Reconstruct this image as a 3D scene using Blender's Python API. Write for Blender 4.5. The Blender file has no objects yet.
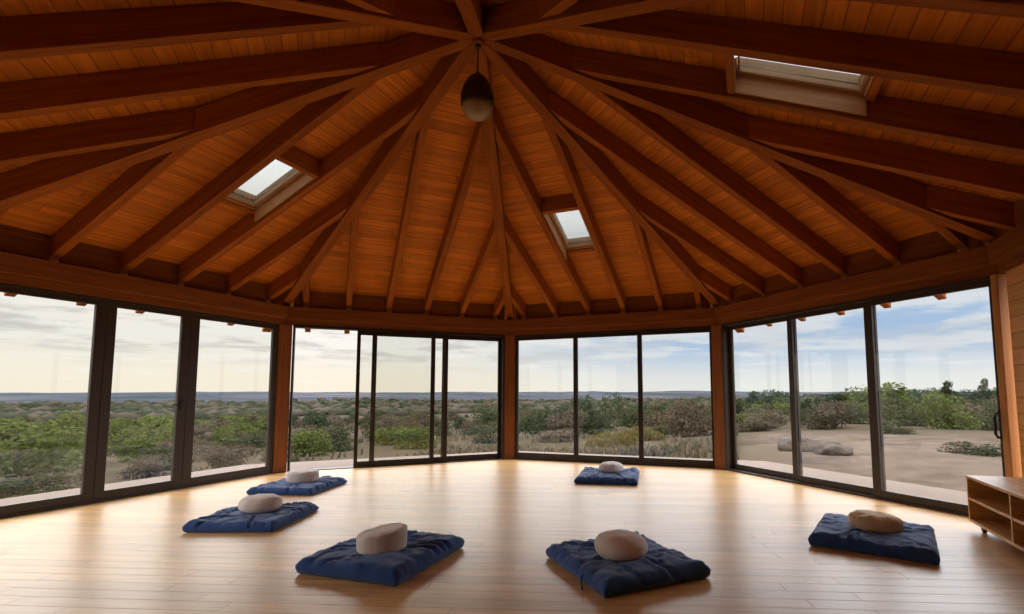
import bpy, bmesh, math, random
from mathutils import Vector, Matrix, noise
C = bpy.context.scene
COL = C.collection
V3 = Vector

# ------------------------------------------------------------------ camera
F_PX, PITCH, ROLL, EYE = 496.63, 0.0845, -0.0026, 1.157
cam_d = bpy.data.cameras.new('camera')
cam_d.sensor_width = 36.0
cam_d.lens = 36.0 * F_PX / 1024.0
cam_d.shift_x, cam_d.shift_y = -45.17 / 1024.0, 45.23 / 1024.0   # the photograph is a crop of a wider frame
cam_d.clip_start = 0.02
cam_d.clip_end = 20000
cam = bpy.data.objects.new('camera', cam_d)
COL.objects.link(cam)
r_, u_, f_ = V3((1, 0, 0)), V3((0, -math.sin(PITCH), math.cos(PITCH))), V3((0, math.cos(PITCH), math.sin(PITCH)))
cr, sr = math.cos(ROLL), math.sin(ROLL)
R, U = r_ * cr + u_ * sr, u_ * cr - r_ * sr
cam.matrix_world = Matrix(((R.x, U.x, -f_.x, 0), (R.y, U.y, -f_.y, 0), (R.z, U.z, -f_.z, EYE), (0, 0, 0, 1)))
C.camera = cam
C.view_settings.view_transform = 'Standard'
C.view_settings.look = 'None'
C.view_settings.gamma = 1.0
C.view_settings.use_curve_mapping = False
C.view_settings.exposure = 0.0
C.cycles.max_bounces = 14
C.cycles.diffuse_bounces = 3
C.cycles.glossy_bounces = 5
C.cycles.transparent_max_bounces = 24
C.cycles.sample_clamp_indirect = 8

# ------------------------------------------------------------------ node helper
class NT:
    def __init__(self, tree):
        self.t = tree
        self.n = tree.nodes
    def add(self, typ, ins=None, **kw):
        nd = self.n.new(typ)
        for k, v in kw.items():
            setattr(nd, k, v)
        for k, v in (ins or {}).items():
            self.put(nd.inputs[k], v)
        return nd
    def put(self, sock, v):
        if isinstance(v, bpy.types.NodeSocket):
            self.t.links.new(v, sock)
        elif isinstance(v, bpy.types.Node):
            self.t.links.new(v.outputs[0], sock)
        else:
            sock.default_value = v
    def math(self, op, a, b=0.0, c=0.0, clamp=False):
        nd = self.add('ShaderNodeMath', operation=op, use_clamp=clamp)
        self.put(nd.inputs[0], a); self.put(nd.inputs[1], b); self.put(nd.inputs[2], c)
        return nd.outputs[0]
    def mix(self, f, a, b, blend='MIX'):
        nd = self.add('ShaderNodeMix', data_type='RGBA', blend_type=blend)
        self.put(nd.inputs[0], f)
        self.put(nd.inputs[6], a if not isinstance(a, tuple) else (*a[:3], 1)); self.put(nd.inputs[7], b if not isinstance(b, tuple) else (*b[:3], 1))
        return nd.outputs[2]
    def step(self, v, a, b, lo=0.0, hi=1.0):
        nd = self.add('ShaderNodeMapRange', interpolation_type='SMOOTHSTEP')
        self.put(nd.inputs['Value'], v)
        nd.inputs['From Min'].default_value = a; nd.inputs['From Max'].default_value = b
        nd.inputs['To Min'].default_value = lo; nd.inputs['To Max'].default_value = hi
        return nd.outputs[0]
    def ramp(self, f, stops):
        nd = self.add('ShaderNodeValToRGB')
        el = nd.color_ramp.elements
        while len(el) < len(stops):
            el.new(0.5)
        for e, (p, c) in zip(el, stops):
            e.position = p; e.color = (*c[:3], 1)
        self.put(nd.inputs[0], f)
        return nd.outputs[0]

# ------------------------------------------------------------------ sky: thin overcast, warm to the left, blue to the right, bright overhead
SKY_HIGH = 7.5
w = bpy.data.worlds.new('sky'); C.world = w; w.use_nodes = True
N = NT(w.node_tree); N.n.clear()
tc = N.add('ShaderNodeTexCoord')
sep = N.add('ShaderNodeSeparateXYZ', {0: tc.outputs['Generated']})
sx, sy, sz = sep.outputs
side = N.step(sx, -0.35, 0.3)
horiz = N.mix(side, (1.0, 0.90, 0.73), (0.88, 0.88, 0.86))
upper = N.mix(side, (0.98, 0.94, 0.88), (0.42, 0.59, 0.84))
el = N.step(sz, 0.01, 0.11)
base = N.mix(el, horiz, upper)
den = N.math('ADD', N.math('MAXIMUM', sz, 0.0), 0.055)
cv = N.add('ShaderNodeCombineXYZ', {0: N.math('DIVIDE', sx, den), 1: N.math('DIVIDE', sy, den), 2: 0.0})
cn = N.add('ShaderNodeTexNoise', {'Vector': cv.outputs[0], 'Scale': 0.75, 'Detail': 5.0, 'Roughness': 0.62})
cn2 = N.add('ShaderNodeTexNoise', {'Vector': cv.outputs[0], 'Scale': 0.85, 'Detail': 6.0, 'Roughness': 0.62})
white = N.step(N.math('ADD', cn.outputs[0], N.math('MULTIPLY', N.math('SUBTRACT', sz, 0.075), 2.0)), 0.46, 0.62)
up_gate = N.step(sz, 0.035, 0.09)
cl1 = N.mix(N.math('MULTIPLY', white, 0.8), base, N.mix(side, (1.0, 0.96, 0.88), (0.86, 0.87, 0.89)))
grey = N.math('MULTIPLY', N.step(cn2.outputs[0], 0.47, 0.60), N.math('MULTIPLY', up_gate, N.math('SUBTRACT', 0.68, N.math('MULTIPLY', side, 0.3))))
cl2 = N.mix(grey, cl1, N.mix(side, (0.58, 0.55, 0.53), (0.66, 0.68, 0.73)))
high = N.mix(N.step(sz, 0.17, 0.5), cl2, (0.93, 0.94, 1.0))
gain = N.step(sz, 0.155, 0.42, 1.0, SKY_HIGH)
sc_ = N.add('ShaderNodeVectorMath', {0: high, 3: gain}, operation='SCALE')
low = N.mix(N.step(sz, -0.02, 0.0), (0.25, 0.22, 0.18), sc_.outputs[0])
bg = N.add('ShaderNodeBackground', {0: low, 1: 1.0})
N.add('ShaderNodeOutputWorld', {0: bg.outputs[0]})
w.cycles.sampling_method = 'MANUAL'
w.cycles.sample_map_resolution = 512

# ------------------------------------------------------------------ materials
def new_mat(name):
    m = bpy.data.materials.new(name); m.use_nodes = True
    N = NT(m.node_tree); N.n.clear()
    return m, N
def finish(N, bsdf):
    N.add('ShaderNodeOutputMaterial', {0: bsdf})
def principled(N, color, rough=0.5, normal=None, spec=0.5, metallic=0.0, **extra):
    nd = N.add('ShaderNodeBsdfPrincipled', {'Base Color': color if not isinstance(color, tuple) else (*color[:3], 1), 'Roughness': rough, 'Specular IOR Level': spec, 'Metallic': metallic})
    if normal is not None:
        N.put(nd.inputs['Normal'], normal)
    for k, v in extra.items():
        N.put(nd.inputs[k], v)
    return nd.outputs[0]
def uv_vec(N, su, sv, jitter=True):
    uv = N.add('ShaderNodeUVMap')
    mp = N.add('ShaderNodeMapping', {'Vector': uv.outputs[0], 'Scale': (su, sv, 1)})
    if not jitter:
        return mp.outputs[0]
    oi = N.add('ShaderNodeObjectInfo')
    off = N.add('ShaderNodeCombineXYZ', {0: N.math('MULTIPLY', oi.outputs['Random'], 37.0), 1: N.math('MULTIPLY', oi.outputs['Random'], 91.0), 2: 0.0})
    ad = N.add('ShaderNodeVectorMath', {0: mp.outputs[0], 1: off.outputs[0]}, operation='ADD')
    return ad.outputs[0]

def timber(name, dark, light, rough=0.55, su=1.2, sv=22.0, vary=0.25, spec=0.3):
    m, N = new_mat(name)
    v = uv_vec(N, su, sv)
    n = N.add('ShaderNodeTexNoise', {'Vector': v, 'Scale': 1.0, 'Detail': 5.0, 'Roughness': 0.6, 'Distortion': 0.4})
    oi = N.add('ShaderNodeObjectInfo')
    c = N.ramp(n.outputs[0], [(0.3, dark), (0.7, light)])
    k = N.math('ADD', 1.0 - vary / 2, N.math('MULTIPLY', oi.outputs['Random'], vary))
    c2 = N.add('ShaderNodeVectorMath', {0: c, 3: k}, operation='SCALE')
    b = N.add('ShaderNodeBump', {'Strength': 0.15, 'Distance': 0.01, 'Height': n.outputs[0]})
    finish(N, principled(N, c2.outputs[0], rough, b.outputs[0], spec))
    return m

def boards(name, dark, light, width, rough=0.5, groove=(0.05, 0.015, 0.004), spec=0.3, length=2.4, tint=0.35, gw=0.05, sv=20.0):
    """boards that run along u, each `width` wide along v"""
    m, N = new_mat(name)
    uv = N.add('ShaderNodeUVMap')
    s = N.add('ShaderNodeSeparateXYZ', {0: uv.outputs[0]})
    q = N.math('DIVIDE', s.outputs[1], width)
    row = N.math('FLOOR', q)
    fr = N.math('SUBTRACT', q, row)
    rnd = N.add('ShaderNodeTexWhiteNoise', {'W': row}, noise_dimensions='1D')
    ux = N.math('ADD', N.math('DIVIDE', s.outputs[0], length), N.math('MULTIPLY', rnd.outputs[0], 7.3))
    colm = N.math('FLOOR', ux)
    fu = N.math('SUBTRACT', ux, colm)
    key = N.add('ShaderNodeCombineXYZ', {0: row, 1: colm, 2: 0.0})
    r2 = N.add('ShaderNodeTexWhiteNoise', {'Vector': key.outputs[0]}, noise_dimensions='2D')
    gv = N.add('ShaderNodeCombineXYZ', {0: N.math('MULTIPLY', s.outputs[0], 1.6), 1: N.math('MULTIPLY', s.outputs[1], sv), 2: N.math('MULTIPLY', r2.outputs[0], 30.0)})
    n = N.add('ShaderNodeTexNoise', {'Vector': gv.outputs[0], 'Scale': 1.0, 'Detail': 5.0, 'Roughness': 0.6, 'Distortion': 0.6})
    c = N.ramp(n.outputs[0], [(0.28, dark), (0.72, light)])
    k = N.math('ADD', 1.0 - tint / 2, N.math('MULTIPLY', r2.outputs[0], tint))
    c2 = N.add('ShaderNodeVectorMath', {0: c, 3: k}, operation='SCALE')
    e1 = N.math('MINIMUM', fr, N.math('SUBTRACT', 1.0, fr))
    e2 = N.math('MULTIPLY', N.math('MINIMUM', fu, N.math('SUBTRACT', 1.0, fu)), length / width)
    e = N.math('MINIMUM', e1, e2)
    edge = N.step(e, 0.0, gw)
    c3 = N.mix(edge, groove, c2.outputs[0])
    b = N.add('ShaderNodeBump', {'Strength': 0.35, 'Distance': 0.006, 'Height': N.math('ADD', edge, N.math('MULTIPLY', n.outputs[0], 0.12))})
    finish(N, principled(N, c3, rough, b.outputs[0], spec))
    return m

def plain(name, color, rough=0.5, spec=0.5, metallic=0.0, amount=0.1, scale=8.0, bump=0.0):
    m, N = new_mat(name)
    t = N.add('ShaderNodeTexCoord')
    n = N.add('ShaderNodeTexNoise', {'Vector': t.outputs['Object'], 'Scale': scale, 'Detail': 4.0})
    c = N.mix(n.outputs[0], tuple(x * (1 - amount) for x in color), tuple(min(1, x * (1 + amount)) for x in color))
    nm = None
    if bump:
        nm = N.add('ShaderNodeBump', {'Strength': bump, 'Distance': 0.01, 'Height': n.outputs[0]}).outputs[0]
    finish(N, principled(N, c, rough, nm, spec, metallic))
    return m

def cloth(name, color, weave=260.0, bump=0.25, sheen=0.2, amount=0.18):
    m, N = new_mat(name)
    t = N.add('ShaderNodeTexCoord')
    n = N.add('ShaderNodeTexNoise', {'Vector': t.outputs['Object'], 'Scale': weave, 'Detail': 2.0})
    n2 = N.add('ShaderNodeTexNoise', {'Vector': t.outputs['Object'], 'Scale': 9.0, 'Detail': 4.0})
    c = N.mix(n2.outputs[0], tuple(x * (1 - amount) for x in color), tuple(min(1, x * (1 + amount)) for x in color))
    b = N.add('ShaderNodeBump', {'Strength': bump, 'Distance': 0.004, 'Height': n.outputs[0]})
    b2 = N.add('ShaderNodeBump', {'Strength': bump, 'Distance': 0.03, 'Height': n2.outputs[0], 'Normal': b.outputs[0]})
    finish(N, principled(N, c, 0.85, b2.outputs[0], 0.2, **{'Sheen Weight': sheen}))
    return m

def glazing(name, tint=(0.97, 0.98, 0.97), gain=1.0):
    m, N = new_mat(name)
    g = N.add('ShaderNodeNewGeometry')
    fr = N.add('ShaderNodeFresnel', {'IOR': N.math('ADD', 1.45, N.math('MULTIPLY', g.outputs['Backfacing'], 1 / 1.45 - 1.45))})
    k = N.math('MULTIPLY', fr.outputs[0], gain, clamp=True)
    tr = N.add('ShaderNodeBsdfTransparent', {0: (*tint, 1)})
    gl = N.add('ShaderNodeBsdfGlossy', {'Color': (1, 1, 1, 1), 'Roughness': 0.02})
    mx = N.add('ShaderNodeMixShader', {0: k, 1: tr.outputs[0], 2: gl.outputs[0]})
    finish(N, mx.outputs[0])
    return m

def leaf(name, a, b, c, per=0.6):
    m, N = new_mat(name)
    oi = N.add('ShaderNodeObjectInfo')
    g = N.add('ShaderNodeNewGeometry')
    f = N.math('ADD', N.math('MULTIPLY', oi.outputs['Random'], per), N.math('MULTIPLY', g.outputs['Random Per Island'], 1.0 - per))
    col = N.ramp(f, [(0.1, a), (0.5, b), (0.9, c)])
    d = N.add('ShaderNodeBsdfDiffuse', {0: col})
    t = N.add('ShaderNodeBsdfTranslucent', {0: col})
    mx = N.add('ShaderNodeMixShader', {0: 0.3, 1: d.outputs[0], 2: t.outputs[0]})
    finish(N, mx.outputs[0])
    return m

M = {}
M['ceiling'] = boards('stained ceiling boards', (0.48, 0.135, 0.015), (0.76, 0.25, 0.030), 0.125, 0.5, (0.26, 0.065, 0.008), spec=0.08, length=3.1, tint=0.3, gw=0.05)
M['rafter'] = timber('stained rafter timber', (0.25, 0.064, 0.008), (0.43, 0.126, 0.015), 0.6, spec=0.08)
M['beam'] = timber('ring beam timber', (0.19, 0.060, 0.015), (0.32, 0.105, 0.027), 0.6, spec=0.1)
M['post'] = timber('post timber', (0.21, 0.070, 0.022), (0.35, 0.120, 0.036), 0.5)
M['honeypost'] = timber('honey post timber', (0.46, 0.20, 0.06), (0.66, 0.33, 0.12), 0.5)
M['wallwood'] = boards('honey wall boards', (0.62, 0.29, 0.09), (0.84, 0.47, 0.18), 0.14, 0.5, (0.16, 0.06, 0.015), length=6.0, tint=0.25, gw=0.03)
M['floor'] = boards('oak floor planks', (0.52, 0.28, 0.10), (0.74, 0.45, 0.185), 0.12, 0.32, (0.24, 0.12, 0.045), spec=0.6, length=1.25, tint=0.3, gw=0.025, sv=26.0)
M['frame'] = plain('dark bronze aluminium', (0.03, 0.02, 0.015), 0.4, 0.4, 0.0, 0.1)
M['frame_l'] = plain('weathered bronze aluminium', (0.055, 0.04, 0.03), 0.4, 0.4, 0.0, 0.1)
M['glass'] = glazing('window glass')
M['skyglass'] = glazing('skylight glass', (0.36, 0.365, 0.355), 0.6)
M['black'] = plain('black metal', (0.015, 0.013, 0.012), 0.4, 0.5)
M['skyframe'] = timber('pale skylight pine', (0.42, 0.25, 0.14), (0.60, 0.38, 0.22), 0.4)
M['lining'] = timber('skylight lining pine', (0.46, 0.22, 0.09), (0.62, 0.33, 0.15), 0.5)
M['shelf'] = timber('honey pine shelf', (0.56, 0.27, 0.085), (0.78, 0.45, 0.17), 0.38, spec=0.5, vary=0.1)
M['navy'] = cloth('navy cotton', (0.016, 0.055, 0.185), 220, 0.3, 0.25, 0.3)
M['navy_brightened'] = cloth('brightened navy cotton', (0.026, 0.080, 0.245), 220, 0.3, 0.3, 0.3)  # same navy cloth, colour brightened to stand in for missing light on two mats
M['terrace'] = plain('pale pink terrace tile', (0.125, 0.088, 0.066), 0.8, 0.2, 0, 0.12, 3.0)

# ------------------------------------------------------------------ mesh builder
class MB:
    """collects faces with uv; build() links them as ONE mesh object (coordinates are world coordinates)"""
    def __init__(self):
        self.v = []; self.f = []; self.uv = []
    def poly(self, pts, uvs=None):
        i = len(self.v); self.v += [V3(p) for p in pts]
        self.f.append(list(range(i, i + len(pts))))
        if uvs is None:
            uvs = [(p[0], p[1]) for p in pts]
        self.uv.append(list(uvs))
    def hexa(self, b, t):
        """b, t: four bottom and four top corners (same winding); u follows the longest edge"""
        i = len(self.v); self.v += [V3(p) for p in list(b) + list(t)]
        fs = [(3, 2, 1, 0), (4, 5, 6, 7), (0, 1, 5, 4), (1, 2, 6, 5), (2, 3, 7, 6), (3, 0, 4, 7)]
        P = self.v[i:i + 8]
        ax = [(P[1] - P[0]), (P[3] - P[0]), (P[4] - P[0])]
        L = max(ax, key=lambda a: a.length)
        L = L.normalized() if L.length > 0 else V3((1, 0, 0))
        for f in fs:
            self.f.append([i + k for k in f])
            n = (P[f[1]] - P[f[0]]).cross(P[f[2]] - P[f[0]])
            n = n.normalized() if n.length else V3((0, 0, 1))
            lu = L if abs(n.dot(L)) < 0.8 else n.orthogonal().normalized()
            lv = n.cross(lu)
            self.uv.append([(P[k].dot(lu), P[k].dot(lv)) for k in f])
    def box(self, o, X, Y, Z):
        o, X, Y, Z = V3(o), V3(X), V3(Y), V3(Z)
        if X.cross(Y).dot(Z) < 0:
            X, Y = Y, X
        b = [o, o + X, o + X + Y, o + Y]
        self.hexa(b, [p + Z for p in b])
    def aabb(self, lo, hi):
        self.box(lo, (hi[0] - lo[0], 0, 0), (0, hi[1] - lo[1], 0), (0, 0, hi[2] - lo[2]))
    def tube(self, pts, rad, n=10, cap=True):
        pts = [V3(p) for p in pts]
        rads = rad if isinstance(rad, (list, tuple)) else [rad] * len(pts)
        rings = []
        for k, p in enumerate(pts):
            d = (pts[min(k + 1, len(pts) - 1)] - pts[max(k - 1, 0)]).normalized()
            a = d.orthogonal().normalized() if abs(d.z) > 0.95 else d.cross(V3((0, 0, 1))).normalized()
            b = d.cross(a)
            i = len(self.v)
            self.v += [p + (a * math.cos(2 * math.pi * j / n) + b * math.sin(2 * math.pi * j / n)) * rads[k] for j in range(n)]
            rings.append(i)
        for a, b in zip(rings, rings[1:]):
            for j in range(n):
                self.f.append([a + j, a + (j + 1) % n, b + (j + 1) % n, b + j]); self.uv.append([(0, 0)] * 4)
        if cap:
            self.f.append([rings[0] + j for j in reversed(range(n))]); self.uv.append([(0, 0)] * n)
            self.f.append([rings[-1] + j for j in range(n)]); self.uv.append([(0, 0)] * n)
    def lathe(self, prof, c=(0, 0, 0), n=32, warp=None):
        """prof: (radius, z) from the bottom up; warp(x, y, z, ang) -> point"""
        c = V3(c); rings = []
        for r, z in prof:
            i = len(self.v)
            for j in range(n):
                a = 2 * math.pi * j / n
                p = V3((r * math.cos(a), r * math.sin(a), z))
                if warp:
                    p = V3(warp(p.x, p.y, p.z, a))
                self.v.append(c + p)
            rings.append(i)
        for a, b in zip(rings, rings[1:]):
            for j in range(n):
                self.f.append([a + j, a + (j + 1) % n, b + (j + 1) % n, b + j])
                self.uv.append([(j / n, 0), ((j + 1) / n, 0), ((j + 1) / n, 1), (j / n, 1)])
        self.f.append([rings[0] + j for j in reversed(range(n))]); self.uv.append([(0, 0)] * n)
        self.f.append([rings[-1] + j for j in range(n)]); self.uv.append([(0, 0)] * n)
    def mesh(self, name, mat, off=V3((0, 0, 0)), smooth=False):
        me = bpy.data.meshes.new(name)
        me.from_pydata([tuple(p - off) for p in self.v], [], self.f)
        uvl = me.uv_layers.new(name='UVMap')
        flat = [c for f in self.uv for uv in f for c in uv]
        uvl.data.foreach_set('uv', flat)
        if smooth:
            me.polygons.foreach_set('use_smooth', [True] * len(me.polygons))
        me.materials.append(mat)
        me.update()
        return me
    def build(self, name, mat, parent=None, loc=None, smooth=False, bevel=0.0, weld=False):
        off = V3(parent['_off']) if parent is not None else V3(loc if loc is not None else (0, 0, 0))
        me = self.mesh(name, mat, off, smooth)
        o = bpy.data.objects.new(name, me); COL.objects.link(o)
        if parent is None:
            o.location = off
        else:
            o.parent = parent
        o['_off'] = tuple(off)
        if bevel:
            b = o.modifiers.new('bevel', 'BEVEL'); b.width = bevel; b.segments = 2; b.limit_method = 'ANGLE'
        return o

def empty(name, loc):
    o = bpy.data.objects.new(name, None); COL.objects.link(o)
    o.location = loc; o.empty_display_size = 0.1; o['_off'] = tuple(loc)
    return o
def tag(o, label, cat, group=None, kind=None):
    o['label'] = label; o['category'] = cat
    if group: o['group'] = group
    if kind: o['kind'] = kind
    return o
def structure(o):
    o['kind'] = 'structure'
    return o

# ------------------------------------------------------------------ plan of the pavilion: an eight-sided room
HUB = V3((-0.7211, 4.3197, 0))
RADIUS = 4.829
CORN = [HUB + RADIUS * V3((math.sin(-0.0307 + k * math.pi / 4), math.cos(-0.0307 + k * math.pi / 4), 0)) for k in (-2, -1, 0, 1, 2, 3, 4, -3)]
Z_EAVE, Z_APEX, Z_HEAD = 2.516, 4.421, 2.235      # underside of hips at corner, at hub; window head
DECK = 0.26                                    # deck above the underside of the hips
OVER = 0.76
def wall(k):
    a, b = CORN[k], CORN[(k + 1) % 8]
    t = (b - a).normalized()
    n = V3((t.y, -t.x, 0))
    if n.dot(HUB - a) < 0:
        n = -n
    return a, b, t, n, (b - a).length         # start, end, along, inward, length
UP = V3((0, 0, 1))

# floor
mb = MB()
ang = math.radians(-4.0); ca, sa = math.cos(ang), math.sin(ang)
top = list(CORN)
if (CORN[1] - CORN[0]).cross(CORN[2] - CORN[1]).z < 0:
    top = top[::-1]
mb.poly(top, [(p.x * ca + p.y * sa, -p.x * sa + p.y * ca) for p in top])
bot = [p - UP * 0.12 for p in top]
mb.poly(bot[::-1])
for i in range(8):
    j = (i + 1) % 8
    mb.poly([bot[i], bot[j], top[j], top[i]])
structure(mb.build('floor', M['floor']))

# terrace ring round the house
mb = MB()
def off_ring(d):
    out = []
    for i in range(8):
        a0, b0, t0, n0, _ = wall((i - 1) % 8); a1, b1, t1, n1, _ = wall(i)
        m_ = (n0 + n1).normalized(); k = d / m_.dot(n0)
        out.append(CORN[i] - m_ * k)
    return out
inner, outer = off_ring(0.002), off_ring(1.55)
for i in range(8):
    j = (i + 1) % 8
    a, b, c, d = inner[i] - UP * 0.05, inner[j] - UP * 0.05, outer[j] - UP * 0.05, outer[i] - UP * 0.05
    mb.hexa([p - UP * 0.16 for p in (a, d, c, b)], [a, d, c, b])
structure(mb.build('terrace', M['terrace']))

# ------------------------------------------------------------------ roof deck, one panel to a bay
def bay(k):
    a, b, t, n, L = wall(k)
    s_h = (HUB - a).dot(t); d_h = (HUB - a).dot(n)
    return a, b, t, n, L, s_h, d_h
def roof_pt(k, s, d, dz=0.0):
    """point over bay k: s along the eave from its first corner, d metres in from the wall line (plan)"""
    a, b, t, n, L, s_h, d_h = bay(k)
    z = Z_EAVE + (Z_APEX - Z_EAVE) * d / d_h
    return a + t * s + n * d + UP * (z + dz)
SKY_BAYS = {0: (1.37, 2.27), 2: (1.37, 2.27), 4: (1.37, 2.27)}  # plan distance of the skylight opening from the wall
JW, HW = 0.085, 0.13
roof_parent = structure(empty('ceiling', (HUB.x, HUB.y, Z_APEX + DECK)))
for k in range(8):
    a, b, t, n, L, s_h, d_h = bay(k)
    slope_len = math.hypot(d_h, Z_APEX - Z_EAVE) / d_h
    xl = lambda d: s_h * d / d_h
    xr = lambda d: L + (s_h - L) * d / d_h
    mb = MB()
    def quad(c):
        lo = [roof_pt(k, s, d, DECK) for s, d in c]; hi = [roof_pt(k, s, d, DECK + 0.05) for s, d in c]
        m_ = len(c)
        nrm = (lo[1] - lo[0]).cross(lo[2] - lo[1])
        uv = [(s + k * 5.3, d * slope_len) for s, d in c]
        if nrm.z > 0:
            mb.poly(lo[::-1], uv[::-1]); mb.poly(hi, uv)
        else:
            mb.poly(lo, uv); mb.poly(hi[::-1], uv[::-1])
        for i in range(m_):
            j = (i + 1) % m_
            mb.poly([lo[i], lo[j], hi[j], hi[i]])
    if k in SKY_BAYS:
        d0, d1 = SKY_BAYS[k]; s0, s1 = 2.5 / 6 * L + JW / 2, 3.5 / 6 * L - JW / 2
        quad([(xl(-OVER), -OVER), (xr(-OVER), -OVER), (xr(d0), d0), (xl(d0), d0)])
        quad([(xl(d0), d0), (s0, d0), (s0, d1), (xl(d1), d1)])
        quad([(s1, d0), (xr(d0), d0), (xr(d1), d1), (s1, d1)])
        quad([(xl(d1), d1), (xr(d1), d1), (s_h, d_h)])
    else:
        quad([(xl(-OVER), -OVER), (xr(-OVER), -OVER), (s_h, d_h)])
    mb.build('roof_boards', M['ceiling'], roof_parent)

BAY_NAME = ['bay over the left windows', 'bay over the open doorway', 'bay over the far right window', 'bay over the right sliding windows',
            'bay over the wooden wall', 'bay at the top right', 'bay at the top left', 'bay at the upper left edge']
ORD = ['first', 'second', 'third', 'fourth', 'fifth', 'sixth']
HIP_NAME = ['at the far left of the roof, running out of the picture', 'from the roof hub to the post left of the open doorway', 'from the roof hub straight down to the middle far post',
            'from the roof hub to the post right of the far windows', 'from the roof hub to the corner above the low shelf', 'overhead, from the hub to the upper right edge',
            'overhead, from the hub straight to the top edge', 'overhead, from the hub to the upper left edge']
def z_hip(p, i):
    f = (p - CORN[i]).length / (HUB - CORN[i]).length
    sgn = 1 if (p - CORN[i]).dot(HUB - CORN[i]) > 0 else -1
    return Z_EAVE + (Z_APEX - Z_EAVE) * f * sgn
HWG = HW - 0.006
for i in range(8):
    d = (HUB - CORN[i]).normalized(); sd = V3((-d.y, d.x, 0))
    p0 = CORN[i] - d * (OVER * 1.06)
    rm = HWG / 2 / math.tan(math.pi / 8) + 0.008
    pm, pt_ = HUB - d * rm, HUB - d * 0.012
    plan = [p0 + sd * HWG / 2, p0 - sd * HWG / 2, pm - sd * HWG / 2, pt_, pm + sd * HWG / 2]
    lo = [p + UP * z_hip(p0 if q < 2 else pm if q != 3 else pt_, i) for q, p in enumerate(plan)]
    hi = [p + UP * (DECK - 0.022) for p in lo]
    uvp = [((p - p0).dot(d), (p - p0).dot(sd)) for p in plan]
    mb = MB()
    if (lo[1] - lo[0]).cross(lo[2] - lo[1]).z > 0:
        mb.poly(lo[::-1], uvp[::-1]); mb.poly(hi, uvp); order = list(range(5))
    else:
        mb.poly(lo, uvp); mb.poly(hi[::-1], uvp[::-1]); order = list(range(5))[::-1]
    for q in range(5):
        a_, b_ = order[q], order[(q + 1) % 5]
        mb.poly([lo[a_], lo[b_], hi[b_], hi[a_]], [(uvp[a_][0], 0.3), (uvp[b_][0], 0.3), (uvp[b_][0], 0.3 + DECK), (uvp[a_][0], 0.3 + DECK)])
    o = mb.build('hip_rafter', M['rafter'], loc=CORN[i] + UP * Z_EAVE)
    tag(o, 'thick main hip rafter ' + HIP_NAME[i], 'rafter', 'main hip rafters of the roof')
JD = 0.225
for k in range(8):
    a, b, t, n, L, s_h, d_h = bay(k)
    for i in range(6):
        s = (i + 0.5) / 6 * L
        ss = (s - JW / 2, s + JW / 2)
        # where each side line meets the near face of the hip
        ends = []
        for q in ss:
            if s < s_h:
                dmax = d_h * q / s_h; ca_ = V3((s_h, d_h)).normalized(); gap = (HW / 2 + 0.003) / ca_[0]
            else:
                dmax = d_h * (L - q) / (L - s_h); ca_ = V3((L - s_h, d_h)).normalized(); gap = (HW / 2 + 0.003) / ca_[0]
            ends.append(dmax - gap)
        lo = -OVER
        c = [(ss[0], lo), (ss[1], lo), (ss[1], ends[1]), (ss[0], ends[0])]
        bt = [roof_pt(k, q, d, DECK - JD) for q, d in c]; tp = [roof_pt(k, q, d, DECK - 0.003) for q, d in c]
        mb = MB(); 
        if (bt[1] - bt[0]).cross(bt[3] - bt[0]).z < 0:
            bt, tp = bt[::-1], tp[::-1]
        mb.hexa(bt, tp)
        o = mb.build('jack_rafter', M['rafter'], loc=roof_pt(k, s, 0, DECK - JD), bevel=0.004)
        tag(o, '%s slim rafter from the left in the roof %s' % (ORD[i], BAY_NAME[k]), 'rafter', 'jack rafters of the roof')
# hub block that the hips meet on
mb = MB()
mb.lathe([(0.045, Z_APEX - 0.062), (0.06, Z_APEX - 0.05), (0.06, Z_APEX - 0.022)], (HUB.x, HUB.y, 0), 8)
tag(mb.build('roof_hub', M['rafter'], loc=(HUB.x, HUB.y, Z_APEX - 0.07)), 'small eight-sided timber hub block where all the hip rafters meet', 'hub block')

# ------------------------------------------------------------------ ring beam, blocking between rafters, posts
for k in range(8):
    a, b, t, n, L = wall(k)
    mb = MB()
    def strip(d0, d1, z0, z1):
        # mitred at both corners
        def cut(d, left):
            i = k if left else (k + 1) % 8
            pk = (k - 1) % 8 if left else (k + 1) % 8
            m_ = (n + wall(pk)[3]).normalized(); return CORN[i] + m_ * (d / m_.dot(n))
        lo = [cut(d0, True), cut(d1, True), cut(d1, False), cut(d0, False)]
        if (lo[1] - lo[0]).cross(lo[2] - lo[0]).z < 0:
            lo = lo[::-1]
        mb.hexa([p + UP * z0 for p in lo], [p + UP * z1 for p in lo])
    strip(0.0, 0.075, Z_HEAD + 0.002, Z_HEAD + 0.09)
    strip(0.0, 0.15, Z_HEAD + 0.09, Z_EAVE - 0.004)
    structure(mb.build('trim_%d' % (k + 1), M['beam'], loc=(a + b) / 2 + UP * Z_HEAD, bevel=0.005))
    mb = MB()
    s_prev = 0.13
    for i in range(7):
        s1 = (i + 0.5) / 6 * L - JW / 2 - 0.002 if i < 6 else L - 0.13
        if s1 - s_prev > 0.02:
            p = [(s_prev, 0.02), (s1, 0.02), (s1, 0.05), (s_prev, 0.05)]
            lo = [a + t * q + n * d + UP * (Z_EAVE - 0.002) for q, d in p]; hi = [roof_pt(k, q, d, DECK - 0.004) for q, d in p]
            if (lo[1] - lo[0]).cross(lo[3] - lo[0]).z < 0:
                lo, hi = lo[::-1], hi[::-1]
            mb.hexa(lo, hi)
        s_prev = s1 + JW + 0.004
    structure(mb.build('trim_%d' % (k + 11), M['beam'], loc=(a + b) / 2 + UP * Z_EAVE))
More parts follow.
